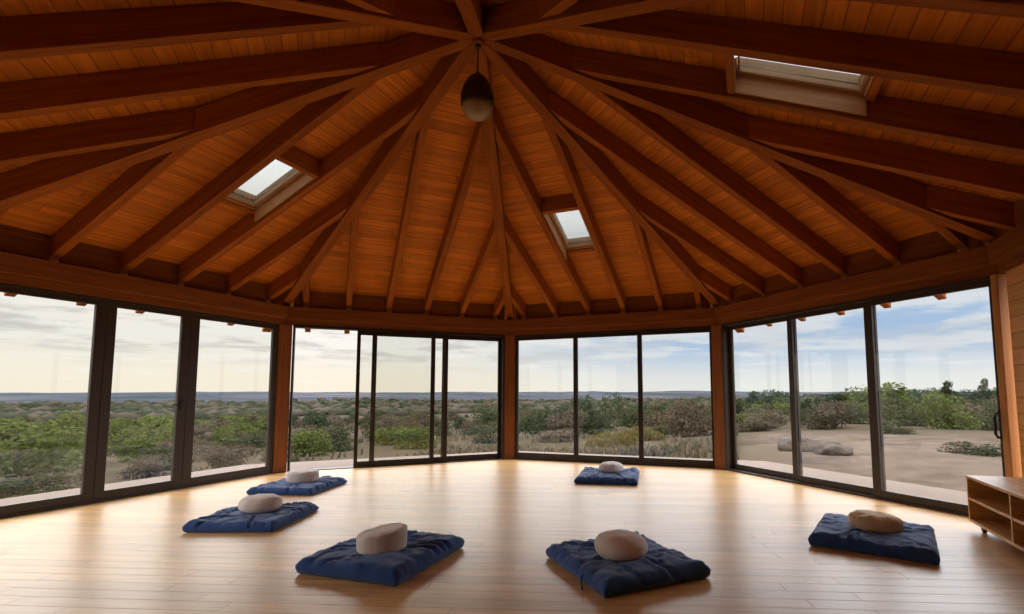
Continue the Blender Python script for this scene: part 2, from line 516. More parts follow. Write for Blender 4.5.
POST_NAME = ['outside the left edge of the picture', 'left of the open doorway at the far left corner', 'in the middle of the far wall of glass', 'right of the far windows',
             'beside the wooden wall behind the low shelf', 'behind the viewer on the right', 'right behind the viewer', 'behind the viewer on the left']
for i in range(8):
    d = (HUB - CORN[i]).normalized(); s = V3((-d.y, d.x, 0))
    w_ = 0.07 if i == 4 else 0.19
    mb = MB()
    o0 = CORN[i] - d * 0.05 - s * w_ / 2
    mb.box(o0, s * w_, d * 0.17, UP * (Z_HEAD + 0.001))
    o = mb.build('timber_post', M['honeypost'] if i == 4 else M['post'], loc=CORN[i], bevel=0.008)
    tag(o, ('square honey timber post ' if i == 4 else 'square brown timber post ') + POST_NAME[i], 'post', 'corner posts of the room')

# ------------------------------------------------------------------ glazed walls
def panel(root, k, s0, s1, z0, z1, d, lw, rw, bw, tw, mat, thick=0.045, name='sash'):
    a, b, t, n, L = wall(k)
    mb = MB()
    P = lambda s, z: a + t * s + n * (d - thick / 2) + UP * z
    mb.box(P(s0, z0), t * lw, n * thick, UP * (z1 - z0))
    mb.box(P(s1 - rw, z0), t * rw, n * thick, UP * (z1 - z0))
    mb.box(P(s0 + lw, z0), t * (s1 - s0 - lw - rw), n * thick, UP * bw)
    mb.box(P(s0 + lw, z1 - tw), t * (s1 - s0 - lw - rw), n * thick, UP * tw)
    f = mb.build(name, mat, root, bevel=0.004)
    g = MB()
    g.box(a + t * (s0 + lw) + n * (d - 0.004) + UP * (z0 + bw), t * (s1 - s0 - lw - rw), n * 0.008, UP * (z1 - tw - z0 - bw))
    g.build('pane', M['glass'], f)
    return f
def outer(root, k, s0, s1, d0, d1, mat, lw, rw, bw, tw, top=Z_HEAD):
    a, b, t, n, L = wall(k)
    mb = MB()
    P = lambda s, z: a + t * s + n * d0 + UP * z
    mb.box(P(s0, 0), t * lw, n * (d1 - d0), UP * top)
    mb.box(P(s1 - rw, 0), t * rw, n * (d1 - d0), UP * top)
    if bw: mb.box(P(s0 + lw, 0), t * (s1 - s0 - lw - rw), n * (d1 - d0), UP * bw)
    mb.box(P(s0 + lw, top - tw), t * (s1 - s0 - lw - rw), n * (d1 - d0), UP * tw)
    return mb.build('frame', mat, root, bevel=0.003)
def wroot(name, k):
    a, b, t, n, L = wall(k)
    return structure(empty(name, (a + b) / 2))

# left wall of three hinged glass doors
rt = wroot('window_1', 0); L0 = wall(0)[4]
outer(rt, 0, 0.12, L0 - 0.12, -0.005, 0.06, M['frame_l'], 0.04, 0.04, 0.03, 0.03)
panel(rt, 0, 0.162, 1.398, 0.032, Z_HEAD - 0.032, 0.03, 0.09, 0.095, 0.085, 0.055, M['frame_l'])
panel(rt, 0, 1.402, 2.298, 0.032, Z_HEAD - 0.032, 0.03, 0.095, 0.105, 0.085, 0.055, M['frame_l'])
panel(rt, 0, 2.302, L0 - 0.162, 0.032, Z_HEAD - 0.032, 0.03, 0.11, 0.05, 0.085, 0.055, M['frame_l'])
a, b, t, n, L = wall(0)
mb = MB()
hp = a + t * 2.235 + n * 0.054 + UP * 1.04
mb.box(hp - t * 0.015 - UP * 0.07, t * 0.03, n * 0.008, UP * 0.14)
mb.tube([hp + n * 0.008, hp + n * 0.05, hp + n * 0.052 - t * 0.03, hp + n * 0.052 - t * 0.13], 0.009, 8)
mb.build('handle', M['black'], rt)

# sliding door: three leaves on three tracks, the left third pushed open
rt = wroot('door_1', 1); L1 = wall(1)[4]
outer(rt, 1, 0.14, L1 - 0.13, -0.07, 0.09, M['frame'], 0.03, 0.04, 0.012, 0.03)
panel(rt, 1, 1.065, 2.32, 0.014, Z_HEAD - 0.032, 0.055, 0.055, 0.07, 0.085, 0.075, M['frame'], 0.04)
panel(rt, 1, 1.30, 2.55, 0.014, Z_HEAD - 0.032, 0.01, 0.075, 0.07, 0.085, 0.075, M['frame'], 0.04)
panel(rt, 1, 2.46, L1 - 0.172, 0.014, Z_HEAD - 0.032, -0.035, 0.08, 0.05, 0.085, 0.075, M['frame'], 0.04)
# fixed three-light window
rt = wroot('window_2', 2); L2 = wall(2)[4]
outer(rt, 2, 0.11, L2 - 0.10, -0.01, 0.06, M['frame'], 0.03, 0.03, 0.03, 0.03)
for s0, s1, lw, rw in ((0.142, 1.284, 0.04, 0.038), (1.286, 2.414, 0.038, 0.038), (2.416, L2 - 0.132, 0.038, 0.03)):
    panel(rt, 2, s0, s1, 0.032, Z_HEAD - 0.032, 0.025, lw, rw, 0.09, 0.065, M['frame'])
# sliding windows on the right
rt = wroot('door_2', 3); L3 = wall(3)[4]
outer(rt, 3, 0.12, L3 - 0.025, -0.07, 0.085, M['frame_l'], 0.05, 0.02, 0.025, 0.03)
panel(rt, 3, 0.172, 1.385, 0.027, Z_HEAD - 0.032, -0.035, 0.06, 0.075, 0.075, 0.058, M['frame_l'], 0.04)
panel(rt, 3, 1.30, 2.49, 0.027, Z_HEAD - 0.032, 0.01, 0.075, 0.08, 0.075, 0.058, M['frame_l'], 0.04)
panel(rt, 3, 2.395, L3 - 0.047, 0.027, Z_HEAD - 0.032, 0.055, 0.09, 0.058, 0.075, 0.058, M['frame_l'], 0.04)
a, b, t, n, L = wall(3)
mb = MB()
hp = a + t * (L3 - 0.076) + n * 0.076 + UP * 0.87
mb.tube([hp - UP * 0.11, hp - UP * 0.11 + n * 0.045 - t * 0.02, hp - UP * 0.08 + n * 0.06 - t * 0.03, hp + UP * 0.08 + n * 0.06 - t * 0.03, hp + UP * 0.11 + n * 0.045 - t * 0.02, hp + UP * 0.11], 0.012, 8)
mb.box(hp - t * 0.02 - UP * 0.14, t * 0.04, n * 0.006, UP * 0.28)
mb.build('handle', M['black'], rt)
# windows behind the viewer on the left
for nm, k in (('window_3', 7),):
    rt = wroot(nm, k); Lk = wall(k)[4]
    outer(rt, k, 0.12, Lk - 0.12, -0.01, 0.06, M['frame_l'], 0.04, 0.04, 0.03, 0.03)
    w3 = (Lk - 0.324) / 3
    for i in range(3):
        panel(rt, k, 0.162 + i * w3 + 0.001, 0.162 + (i + 1) * w3 - 0.001, 0.032, Z_HEAD - 0.032, 0.025, 0.06, 0.06, 0.09, 0.055, M['frame_l'])
# boarded walls
for nm, k in (('wall_right', 4), ('wall_back', 5), ('wall_left', 6)):
    a, b, t, n, L = wall(k)
    mb = MB()
    s0, s1 = 0.13, L - 0.13
    P = lambda s, d, z: a + t * s + n * d + UP * z
    f4 = [P(s0, 0.05, 0), P(s1, 0.05, 0), P(s1, 0.05, Z_HEAD), P(s0, 0.05, Z_HEAD)]
    uv = [(s0, 0), (s1, 0), (s1, Z_HEAD), (s0, Z_HEAD)]
    if (f4[1] - f4[0]).cross(f4[3] - f4[0]).dot(n) < 0:
        f4, uv = f4[::-1], uv[::-1]
    mb.poly(f4, uv)
    mb.poly([p - n * 0.1 for p in f4[::-1]], uv[::-1])
    for i in range(4):
        j = (i + 1) % 4
        mb.poly([f4[j], f4[i], f4[i] - n * 0.1, f4[j] - n * 0.1])
    structure(mb.build(nm, M['wallwood'], loc=(a + b) / 2))

# ------------------------------------------------------------------ skylights
SKY_LABEL = {0: 'long tilted roof skylight in the left roof bay, bright glass seen from the side', 2: 'small upright roof skylight right of the roof middle, glowing white', 4: 'foreshortened roof skylight at the upper right with pale bars'}
for k, (d0, d1) in SKY_BAYS.items():
    a, b, t, n, L, s_h, d_h = bay(k)
    s0, s1 = 2.5 / 6 * L + JW / 2, 3.5 / 6 * L - JW / 2
    rt = empty('skylight', roof_pt(k, (s0 + s1) / 2, (d0 + d1) / 2, DECK))
    def slab(mb, sa, sb, da, db, za, zb):
        c = [(sa, da), (sb, da), (sb, db), (sa, db)]
        lo = [roof_pt(k, q, d, za) for q, d in c]; hi = [roof_pt(k, q, d, zb) for q, d in c]
        if (lo[1] - lo[0]).cross(lo[3] - lo[0]).z < 0:
            lo, hi = lo[::-1], hi[::-1]
        mb.hexa(lo, hi)
    e = 0.006
    mb = MB()   # lining boards of the opening
    lo_z, hi_z = DECK - 0.19, DECK + 0.10
    slab(mb, s0 + e, s0 + e + 0.018, d0, d1, lo_z, hi_z); slab(mb, s1 - e - 0.018, s1 - e, d0, d1, lo_z, hi_z)
    mb.build('lining', M['lining'], rt, bevel=0.002)
    for da, db, dc, dd, dep in ((d0 - 0.05, d0 + 0.001, d0, d0 + 0.016, 0.07), (d1 - 0.001, d1 + 0.05, d1 - 0.016, d1, 0.20)):
        mb = MB()   # trimmer across the bay, below and above the opening, with its facing board
        slab(mb, s0 + e, s1 - e, da, db, DECK - dep, DECK - 0.003)
        mb.build('trimmer', M['rafter'], rt, bevel=0.002)
        mb = MB(); slab(mb, s0 + e + 0.018, s1 - e - 0.018, dc + (0.001 if dc == d0 else 0), dd - (0 if dc == d0 else 0.001), DECK - dep + 0.02, hi_z)
        mb.build('lining_end', M['lining'], rt, bevel=0.002)
    u0, u1, v0, v1 = s0 + 0.026, s1 - 0.026, d0 + 0.018, d1 - 0.018
    mb = MB()   # fixed frame
    fw, fe = 0.018, 0.012
    for box in ((u0, u0 + fw, v0, v1), (u1 - fw, u1, v0, v1), (u0 + fw, u1 - fw, v0, v0 + fe), (u0 + fw, u1 - fw, v1 - fe, v1)):
        slab(mb, *box, DECK - 0.03, DECK + 0.10)
    mb.build('frame', M['skyframe'], rt, bevel=0.003)
    mb = MB()   # sash
    u0 += fw + 0.004; u1 -= fw + 0.004; v0 += fe + 0.003; v1 -= fe + 0.003; fw, fe = 0.027, 0.018
    for box in ((u0, u0 + fw, v0, v1), (u1 - fw, u1, v0, v1), (u0 + fw, u1 - fw, v0, v0 + fe), (u0 + fw, u1 - fw, v1 - fe, v1)):
        slab(mb, *box, DECK - 0.04, DECK + 0.05)
    sh = mb.build('sash', M['skyframe'], rt, bevel=0.003)
    mb = MB(); slab(mb, u0 + fw, u1 - fw, v0 + fe, v1 - fe, DECK + 0.0, DECK + 0.012)
    mb.build('pane', M['skyglass'], sh)
    tag(rt, SKY_LABEL[k], 'skylight', 'roof skylights')

# ------------------------------------------------------------------ pendant lamp on a cord below the hub
lx, ly = HUB.x - 0.05, HUB.y - 0.06
rt = empty('pendant_lamp', (HUB.x, HUB.y, 3.65))
mb = MB(); mb.tube([(HUB.x, HUB.y, Z_APEX - 0.08), (HUB.x, HUB.y, 4.08)], 0.006, 8); mb.build('cord', M['black'], rt)
mb = MB(); mb.lathe([(0.022, Z_APEX - 0.085), (0.03, Z_APEX - 0.075), (0.03, Z_APEX - 0.063)], (HUB.x, HUB.y, 0), 20); mb.build('ceiling_rose', M['black'], rt, smooth=False)
prof = [(0.143, 3.765), (0.150, 3.79), (0.152, 3.83), (0.146, 3.885), (0.130, 3.945), (0.105, 4.0), (0.07, 4.045), (0.03, 4.07), (0.018, 4.095), (0.012, 4.10)]
mb = MB(); mb.lathe(prof, (HUB.x, HUB.y, 0), 32); mb.build('shade', M['black'], rt, smooth=True)
M['bowl'] = plain('smoky brass bowl', (0.33, 0.24, 0.13), 0.35, 0.5, 0.0, 0.1)
prof = [(0.01, 3.655), (0.05, 3.66), (0.09, 3.678), (0.120, 3.708), (0.137, 3.74), (0.142, 3.763)]
mb = MB(); mb.lathe(prof, (HUB.x, HUB.y, 0), 32); o = mb.build('bowl', M['bowl'], rt, smooth=True); o['label'] = 'dull brass lower bowl'
tag(rt, 'dark egg-shaped pendant lamp hanging on a cord below the roof hub', 'lamp')

# ------------------------------------------------------------------ low open shelf on castors at the right wall
a, b, t4, n4, L4 = wall(4)
fl_ = V3((3.514, 4.349, 0)); al = t4; bk = -n4; LEN, DEP, Z0, Z1, TH = 2.24, 0.40, 0.072, 0.455, 0.022
rt = empty('low_shelf', fl_ + al * LEN / 2 + bk * DEP / 2)
P = lambda s, d, z: fl_ + al * s + bk * d + UP * z
def shelf_part(name, s0, s1, d0, d1, z0, z1, mat='shelf'):
    mb = MB(); mb.box(P(s0, d0, z0), al * (s1 - s0), bk * (d1 - d0), UP * (z1 - z0)); return mb.build(name, M[mat], rt, bevel=0.002)
shelf_part('top', -0.004, LEN + 0.004, -0.004, DEP, Z1 - TH, Z1)
shelf_part('base_board', 0, LEN, 0, DEP, Z0, Z0 + TH)
shelf_part('side_panel', 0, TH, 0, DEP, Z0 + TH, Z1 - TH)
shelf_part('side_panel', LEN - TH, LEN, 0, DEP, Z0 + TH, Z1 - TH)
shelf_part('back_panel', TH, LEN - TH, DEP - 0.012, DEP - 0.002, Z0 + TH, Z1 - TH)
zm = (Z0 + Z1) / 2
for i in range(3):
    s0 = TH + i * (LEN - TH) / 3; s1 = (i + 1) * (LEN - TH) / 3
    shelf_part('shelf_board', s0, s1, 0.003, DEP - 0.012, zm - TH / 2, zm + TH / 2)
    if i < 2:
        shelf_part('divider', s1, s1 + TH, 0.001, DEP - 0.012, Z0 + TH, Z1 - TH)
for s in (0.09, LEN - 0.09):
    for d in (0.07, DEP - 0.07):
        mb = MB(); c = P(s, d, 0.024)
        mb.tube([c - bk * 0.012, c + bk * 0.012], 0.024, 16)
        mb.box(c - al * 0.012 - bk * 0.018 + UP * 0.0, al * 0.024, bk * 0.005, UP * 0.046); mb.box(c - al * 0.012 + bk * 0.013, al * 0.024, bk * 0.005, UP * 0.046)
        mb.box(c - al * 0.02 - bk * 0.02 + UP * 0.040, al * 0.04, bk * 0.04, UP * 0.008)
        mb.build('caster', M['black'], rt)
tag(rt, 'low honey-coloured wooden shelf unit on castors against the wooden wall', 'shelf')

# ------------------------------------------------------------------ floor mats and meditation cushions
def make_mat(name, x, y, rot, wx, wy, th, seed, label, tie=False, mat='navy'):
    rnd = random.Random(seed)
    n_ = 46
    folds = []
    for j in range(12):
        a0 = rnd.uniform(0, 2 * math.pi); r0 = rnd.uniform(0.12, 0.22)
        folds.append((a0, rnd.uniform(-0.5, 0.5), rnd.uniform(0.006, 0.026), rnd.uniform(0.009, 0.018), r0))
    def surf(u, v):
        # u, v in -1..1 on the top
        px, py = u * wx / 2, v * wy / 2
        e = max(abs(u), abs(v))
        h = th * (1 - 0.10 * e ** 6)
        rr = math.hypot(px, py); aa = math.atan2(py, px)
        for a0, bend, depth, width, r0 in folds:
            if rr < r0: continue
            da = (aa - a0 - bend * (rr - r0) + math.pi) % (2 * math.pi) - math.pi
            dist = abs(da) * rr
            k = min(1, (rr - r0) / 0.06)
            h -= k * depth * math.exp(-(dist / width) ** 2)
            h += k * 0.5 * depth * math.exp(-((dist - 2.2 * width) / (1.4 * width)) ** 2)
        nz = noise.noise(V3((px * 7 + seed, py * 7, seed * 1.7)))
        cz = noise.noise(V3((px * 5.5 + seed * 3.1, py * 5.5, 2.2))) + 0.4 * noise.noise(V3((px * 12, py * 12 + seed, 7.0)))
        h -= 0.016 * max(0.0, 1 - abs(cz) / 0.13)
        h += 0.008 * nz + 0.005 * noise.noise(V3((px * 19, py * 19, seed))) + 0.012 * noise.noise(V3((px * 3.2, py * 3.2 + seed, 4.0)))
        return h
    def side(u, v, f):
        # outline: a little pulled in between the corners, corners pulled out
        px, py = u * wx / 2, v * wy / 2
        bow = 1 - 0.022 * (1 - (v if abs(u) >= abs(v) else u) ** 2) * 1.0
        j = 0.008 * noise.noise(V3((px * 6, py * 6, seed + 3.3)))
        k = bow + j + 0.030 * math.sin(math.pi * min(1, max(0, f))) 
        return px * k, py * k
    bm = bmesh.new()
    grid = {}
    for i in range(n_ + 1):
        for j in range(n_ + 1):
            u, v = 2 * i / n_ - 1, 2 * j / n_ - 1
            # round the corners
            uu, vv = u, v
            m_ = math.hypot(u, v); e = max(abs(u), abs(v))
            if m_ > 0:
                k = 1 - 0.035 * (m_ / max(e, 1e-6) - 1) * e ** 8
                uu, vv = u * k, v * k
            X, Y = side(uu, vv, 0.35 * e ** 10)
            h = surf(u, v)
            ed = max(0, (e - 0.93) / 0.07)
            h -= 0.022 * ed ** 2
            grid[i, j] = bm.verts.new((X, Y, h))
    for i in range(n_):
        for j in range(n_):
            bm.faces.new((grid[i, j], grid[i + 1, j], grid[i + 1, j + 1], grid[i, j + 1]))
    loop = [(i, 0) for i in range(n_)] + [(n_, j) for j in range(n_)] + [(i, n_) for i in range(n_, 0, -1)] + [(0, j) for j in range(n_, 0, -1)]
    prev = [grid[q] for q in loop]
    for f in (0.25, 0.5, 0.75, 0.92, 1.0):
        cur = []
        for q in loop:
            tv = grid[q].co
            bulge = 1 + (0.045 * math.sin(math.pi * (0.2 + 0.75 * f)) - (0.02 if f == 1.0 else 0)) + 0.006 * noise.noise(V3((tv.x * 9, tv.y * 9, f * 3 + seed)))
            z = tv.z * (1 - f)
            cur.append(bm.verts.new((tv.x * bulge / 1.01, tv.y * bulge / 1.01, max(0.0, z))))
        for q in range(len(loop)):
            r = (q + 1) % len(loop)
            bm.faces.new((prev[q], cur[q], cur[r], prev[r]))
        prev = cur
    bm.faces.new(prev[::-1])
    bmesh.ops.recalc_face_normals(bm, faces=bm.faces[:])
    me = bpy.data.meshes.new(name); bm.to_mesh(me); bm.free()
    me.polygons.foreach_set('use_smooth', [True] * len(me.polygons)); me.materials.append(M[mat])
    o = bpy.data.objects.new(name, me); COL.objects.link(o)
    o.location = (x, y, 0.001); o.rotation_euler = (0, 0, math.radians(rot)); o['_off'] = (0, 0, 0)
    tag(o, label, 'floor mat', 'navy floor mats')
    if tie:
        mb = MB()
        bx_, by_ = -wx / 2 - 0.015, -wy * 0.18
        mb.tube([(bx_ + 0.02, by_, 0.055), (bx_ - 0.012, by_ - 0.01, 0.045), (bx_ - 0.02, by_ - 0.02, 0.02), (bx_ - 0.03, by_ - 0.05, 0.008), (bx_ - 0.05, by_ - 0.09, 0.006)], 0.006, 8)
        q = mb.build('tie_tape', M['navy'], o, smooth=True); q['label'] = 'loose navy tie hanging at the edge'
    return o

def make_zafu(x, y, rot, rx, ry, h, sink, p, seam, color, label, slant=0.0, pleat=0.012, seed=1):
    """stuffed round cushion: pleated side band, top panel and piping along the seam; p sets how boxy the profile is"""
    mt = cloth('cushion cotton', color, 300, 0.2, 0.15, 0.1)
    root = bpy.data.objects.new('meditation_cushion', None); COL.objects.link(root)
    root.location = (x, y, sink); root.rotation_euler = (0, 0, math.radians(rot)); root['_off'] = (0, 0, 0); root.empty_display_size = 0.1
    npl = 22
    def warp(px, py, pz, a):
        f = pz / h
        lump = 1 + 0.03 * noise.noise(V3((math.cos(a) * 1.3, math.sin(a) * 1.3, seed + f)))
        k = lump * (1 + pleat * math.cos(npl * a) * (0.3 + abs(f - 0.5) * 1.6))
        z = pz + slant * px * rx * max(0, f) + 0.010 * max(0, f) * noise.noise(V3((px * 3, py * 3, seed * 2.1)))
        return px * rx * k, py * ry * k, z
    rad = lambda f: max(0.004, (1 - abs(2 * f - 1) ** p) ** (1 / p))
    f0 = 0.06
    prof = [(rad(f0 + (seam - f0) * j / 14), h * (f0 + (seam - f0) * j / 14)) for j in range(15)]
    mb = MB(); mb.lathe(prof, n=110, warp=warp)
    mb.build('side_band', mt, root, smooth=True)
    pr = []
    for j in range(15):
        f = seam + (1 - seam) * math.sin(j / 14 * math.pi / 2)
        pr.append((rad(min(f, 0.99999)) if j < 14 else 0.004, h * f))
    mb = MB(); mb.lathe(pr, n=110, warp=warp)
    mb.build('top_panel', mt, root, smooth=True)
    mb = MB(); ring = []
    for j in range(61):
        a_ = 2 * math.pi * j / 60
        ring.append(warp(rad(seam) * math.cos(a_), rad(seam) * math.sin(a_), h * seam, a_))
    mb.tube(ring, 0.0025, 6, cap=False)
    mb.build('piping', mt, root, smooth=True)
    tag(root, label, 'cushion', 'round meditation cushions')
    return root

BE = (0.60, 0.49, 0.42)
make_mat('floor_mat', -1.205, 3.60, -18, 0.74, 0.80, 0.11, 11, 'crumpled navy floor mat nearest the viewer, left of centre')
make_mat('floor_mat', 0.44, 3.44, 25, 0.74, 0.785, 0.105, 23, 'creased navy floor mat nearest the viewer, right of centre, with loose tie', tie=True, mat='navy_brightened')
make_mat('floor_mat', 2.485, 4.02, -35, 0.77, 0.82, 0.10, 37, 'navy floor mat at the right in front of the low shelf', mat='navy_brightened')
make_mat('floor_mat', 0.70, 6.92, -11, 0.78, 0.88, 0.10, 41, 'small-looking navy floor mat at the back before the far windows')
make_mat('floor_mat', -2.78, 4.70, 0, 0.73, 0.79, 0.09, 53, 'navy floor mat second from the viewer on the left side')
make_mat('floor_mat', -3.19, 6.27, -4, 0.75, 0.81, 0.09, 67, 'navy floor mat farthest back on the left, near the open doorway')
make_zafu(-1.21, 3.52, 0, 0.166, 0.162, 0.140, 0.094, 8.0, 0.86, (0.70, 0.59, 0.52), 'tall drum-shaped beige cushion with a sloping top on the near left mat', slant=0.15, seed=3, pleat=0.006)
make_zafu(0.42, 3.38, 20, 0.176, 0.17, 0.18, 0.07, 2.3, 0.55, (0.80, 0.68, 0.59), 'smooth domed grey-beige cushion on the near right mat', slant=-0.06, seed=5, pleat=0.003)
make_zafu(2.50, 4.01, -30, 0.18, 0.155, 0.14, 0.08, 3.4, 0.66, (0.70, 0.50, 0.30), 'tan pleated cushion, lumpy and low, on the mat by the shelf', slant=-0.05, seed=8, pleat=0.03)
make_zafu(0.74, 6.93, 0, 0.165, 0.16, 0.145, 0.085, 2.6, 0.6, (0.68, 0.60, 0.56), 'small pale cushion on the farthest mat before the far windows', seed=12, pleat=0.010)
make_zafu(-2.76, 4.72, 10, 0.178, 0.17, 0.16, 0.072, 2.6, 0.6, (0.72, 0.62, 0.55), 'pale oval cushion with a rounded top on the middle left mat', slant=0.0, seed=15, pleat=0.008)
make_zafu(-3.17, 6.29, 0, 0.185, 0.18, 0.15, 0.075, 4.5, 0.75, (0.62, 0.55, 0.52), 'flat-topped pale grey cushion on the mat near the open doorway', seed=19, pleat=0.005)

# ------------------------------------------------------------------ land outside
def lerp_table(tab, r):
    for (r0, z0), (r1, z1) in zip(tab, tab[1:]):
        if r <= r1:
            f = (math.log(r) - math.log(r0)) / (math.log(r1) - math.log(r0))
            return z0 + (z1 - z0) * max(0, f)
    return tab[-1][1]
T_L = [(5, -0.22), (7.5, -0.25), (15, -0.55), (40, -1.9), (100, -3.6), (400, -6.0), (1500, -7.5), (2400, 3.0), (3200, 15.0), (5200, 20.0)]
T_R = [(5, -0.22), (7.5, -0.22), (20, -0.2), (60, -0.7), (200, -2.2), (800, -3.0), (1500, -4.5), (2400, 0.0), (3200, 9.0), (5200, 12.0)]
def ground_z(x, y):
    dx, dy = x - HUB.x, y - HUB.y
    r = max(5.0, math.hypot(dx, dy)); az = math.atan2(dx, dy)
    f = min(1, max(0, (az - 0.05) / 0.75)); f = f * f * (3 - 2 * f)
    if abs(az) > 2.2: f = 0.5
    z = lerp_table(T_L, r) * (1 - f) + lerp_table(T_R, r) * f
    amp = 0.0 if r < 8 else min(1.0, (r - 8) / 30) * (0.22 + r * 0.0045 if r < 1500 else 7)
    fr = 1 / (4 + r * 0.16)
    z += amp * noise.noise(V3((az * 6 + math.log(r) * 2.1, math.log(r) * 6, 3.7))) 
    if r > 1500:
        z += (9 * noise.noise(V3((az * 9, r * 0.001, 9.1))) + 5 * noise.noise(V3((az * 31, r * 0.002, 2.1)))) * min(1, (r - 1500) / 1500)
    return z
def rings(name, mat, r_list, na=200):
    bm = bmesh.new(); prev = None
    for r in r_list:
        cur = []
        for j in range(na):
            az = 2 * math.pi * j / na
            x, y = HUB.x + r * math.sin(az), HUB.y + r * math.cos(az)
            cur.append(bm.verts.new((x, y, ground_z(x, y))))
        if prev:
            for j in range(na):
                q = (j + 1) % na
                bm.faces.new((prev[j], cur[j], cur[q], prev[q]))
        prev = cur
    bmesh.ops.recalc_face_normals(bm, faces=bm.faces[:])
    if sum(f.normal.z for f in bm.faces) < 0:
        bmesh.ops.reverse_faces(bm, faces=bm.faces[:])
    me = bpy.data.meshes.new(name); bm.to_mesh(me); bm.free()
    me.polygons.foreach_set('use_smooth', [True] * len(me.polygons)); me.materials.append(mat)
    o = bpy.data.objects.new(name, me); COL.objects.link(o); o['_off'] = (0, 0, 0)
    return structure(o)
m, N = new_mat('dry ground')
g = N.add('ShaderNodeNewGeometry')
sp = N.add('ShaderNodeSeparateXYZ', {0: g.outputs['Position']})
dist = N.add('ShaderNodeVectorMath', {0: g.outputs['Position'], 1: (HUB.x, HUB.y, 0)}, operation='DISTANCE')
n1 = N.add('ShaderNodeTexNoise', {'Vector': g.outputs['Position'], 'Scale': 0.35, 'Detail': 8.0, 'Roughness': 0.65})
n2 = N.add('ShaderNodeTexNoise', {'Vector': g.outputs['Position'], 'Scale': 0.035, 'Detail': 6.0, 'Roughness': 0.6})
soil = N.ramp(n1.outputs[0], [(0.3, (0.026, 0.024, 0.013)), (0.5, (0.048, 0.036, 0.026)), (0.7, (0.036, 0.034, 0.018))])
n3 = N.add('ShaderNodeTexNoise', {'Vector': g.outputs['Position'], 'Scale': 1.6, 'Detail': 9.0, 'Roughness': 0.75})
sand = N.ramp(n3.outputs[0], [(0.36, (0.050, 0.038, 0.027)), (0.5, (0.072, 0.054, 0.042)), (0.64, (0.092, 0.070, 0.056))])
scrub = N.ramp(n2.outputs[0], [(0.35, (0.022, 0.026, 0.015)), (0.5, (0.038, 0.036, 0.024)), (0.65, (0.058, 0.046, 0.036))])
rt_ = N.math('MULTIPLY', N.step(N.math('SUBTRACT', sp.outputs[0], N.math('MULTIPLY', sp.outputs[1], 0.30)), 0.6, 2.6), N.math('SUBTRACT', 1.0, N.step(N.math('ADD', dist.outputs['Value'], N.math('MULTIPLY', n2.outputs[0], 10.0)), 20.0, 26.0)))
near = N.mix(rt_, soil, sand)
col = N.mix(N.step(dist.outputs['Value'], 35.0, 160.0), near, scrub)
finish(N, N.add('ShaderNodeBsdfDiffuse', {0: col}).outputs[0])
M['ground'] = m
R1 = [6.0 * (1.07 ** i) for i in range(72)]
R1 = [r for r in R1 if r < 700] + [700]
rings('ground', M['ground'], R1, 220)
m, N = new_mat('wooded hills')
g = N.add('ShaderNodeNewGeometry')
n1 = N.add('ShaderNodeTexNoise', {'Vector': g.outputs['Position'], 'Scale': 0.0016, 'Detail': 11.0, 'Roughness': 0.7})
col = N.ramp(n1.outputs[0], [(0.38, (0.017, 0.022, 0.024)), (0.5, (0.034, 0.037, 0.044)), (0.62, (0.064, 0.061, 0.064))])  # distance haze is put into the hill colour as blue-grey
finish(N, N.add('ShaderNodeBsdfDiffuse', {0: col}).outputs[0])
M['hills'] = m
rings('hills', M['hills'], [700, 900, 1150, 1500, 1900, 2300, 2700, 3100, 3500, 4000, 4600, 5200], 260)

# ------------------------------------------------------------------ shrubs and trees
M['leaf_green'] = leaf('fresh green leaves', (0.042, 0.052, 0.014), (0.060, 0.070, 0.020), (0.080, 0.087, 0.030))
M['leaf_olive'] = leaf('dusty olive leaves', (0.030, 0.032, 0.016), (0.042, 0.043, 0.022), (0.058, 0.056, 0.032))
M['leaf_dry'] = leaf('dry brown scrub', (0.046, 0.035, 0.024), (0.062, 0.048, 0.033), (0.078, 0.061, 0.042))
M['leaf_dark'] = leaf('dark evergreen needles', (0.017, 0.024, 0.011), (0.025, 0.033, 0.016), (0.035, 0.043, 0.021))
M['leaf_gold'] = leaf('golden dry grass', (0.066, 0.050, 0.016), (0.084, 0.066, 0.024), (0.098, 0.076, 0.034))
M['bark'] = plain('grey bark', (0.05, 0.04, 0.03), 0.9, 0.1, 0, 0.3, 20)
def foliage_mesh(name, mat, lobes, count, leaf_size, seed, upright=0.0):
    """leaves spread through and over a few rounded lobes (unit height about 1)"""
    rnd = random.Random(seed); mb = MB()
    wts = [l[3] ** 2 for l in lobes]
    for i in range(count):
        lx, ly, lz, lr, sq = rnd.choices(lobes, wts)[0]
        v = V3((rnd.gauss(0, 1), rnd.gauss(0, 1), rnd.gauss(0, 1))).normalized()
        rr = lr * rnd.uniform(0.55, 1.0) * (1 + 0.25 * noise.noise(v * 2.1 + V3((seed, lx, lz))))
        p = V3((lx, ly, lz)) + V3((v.x * rr, v.y * rr, v.z * rr * sq))
        if p.z < 0.0: p.z = rnd.uniform(0.0, 0.08)
        nrm = (v + V3((rnd.gauss(0, .5), rnd.gauss(0, .5), rnd.gauss(0, .5)))).normalized()
        a = nrm.orthogonal().normalized(); a = Matrix.Rotation(rnd.uniform(0, 6.28), 3, nrm) @ a
        if upright: a = (a * (1 - upright) + V3((0, 0, 1)) * upright).normalized()
        b = nrm.cross(a).normalized()
        l, w_ = leaf_size * rnd.uniform(0.7, 1.4), leaf_size * rnd.uniform(0.35, 0.6)
        mb.poly([p - a * l, p + b * w_, p + a * l, p - b * w_])
    return mb.mesh(name, mat)
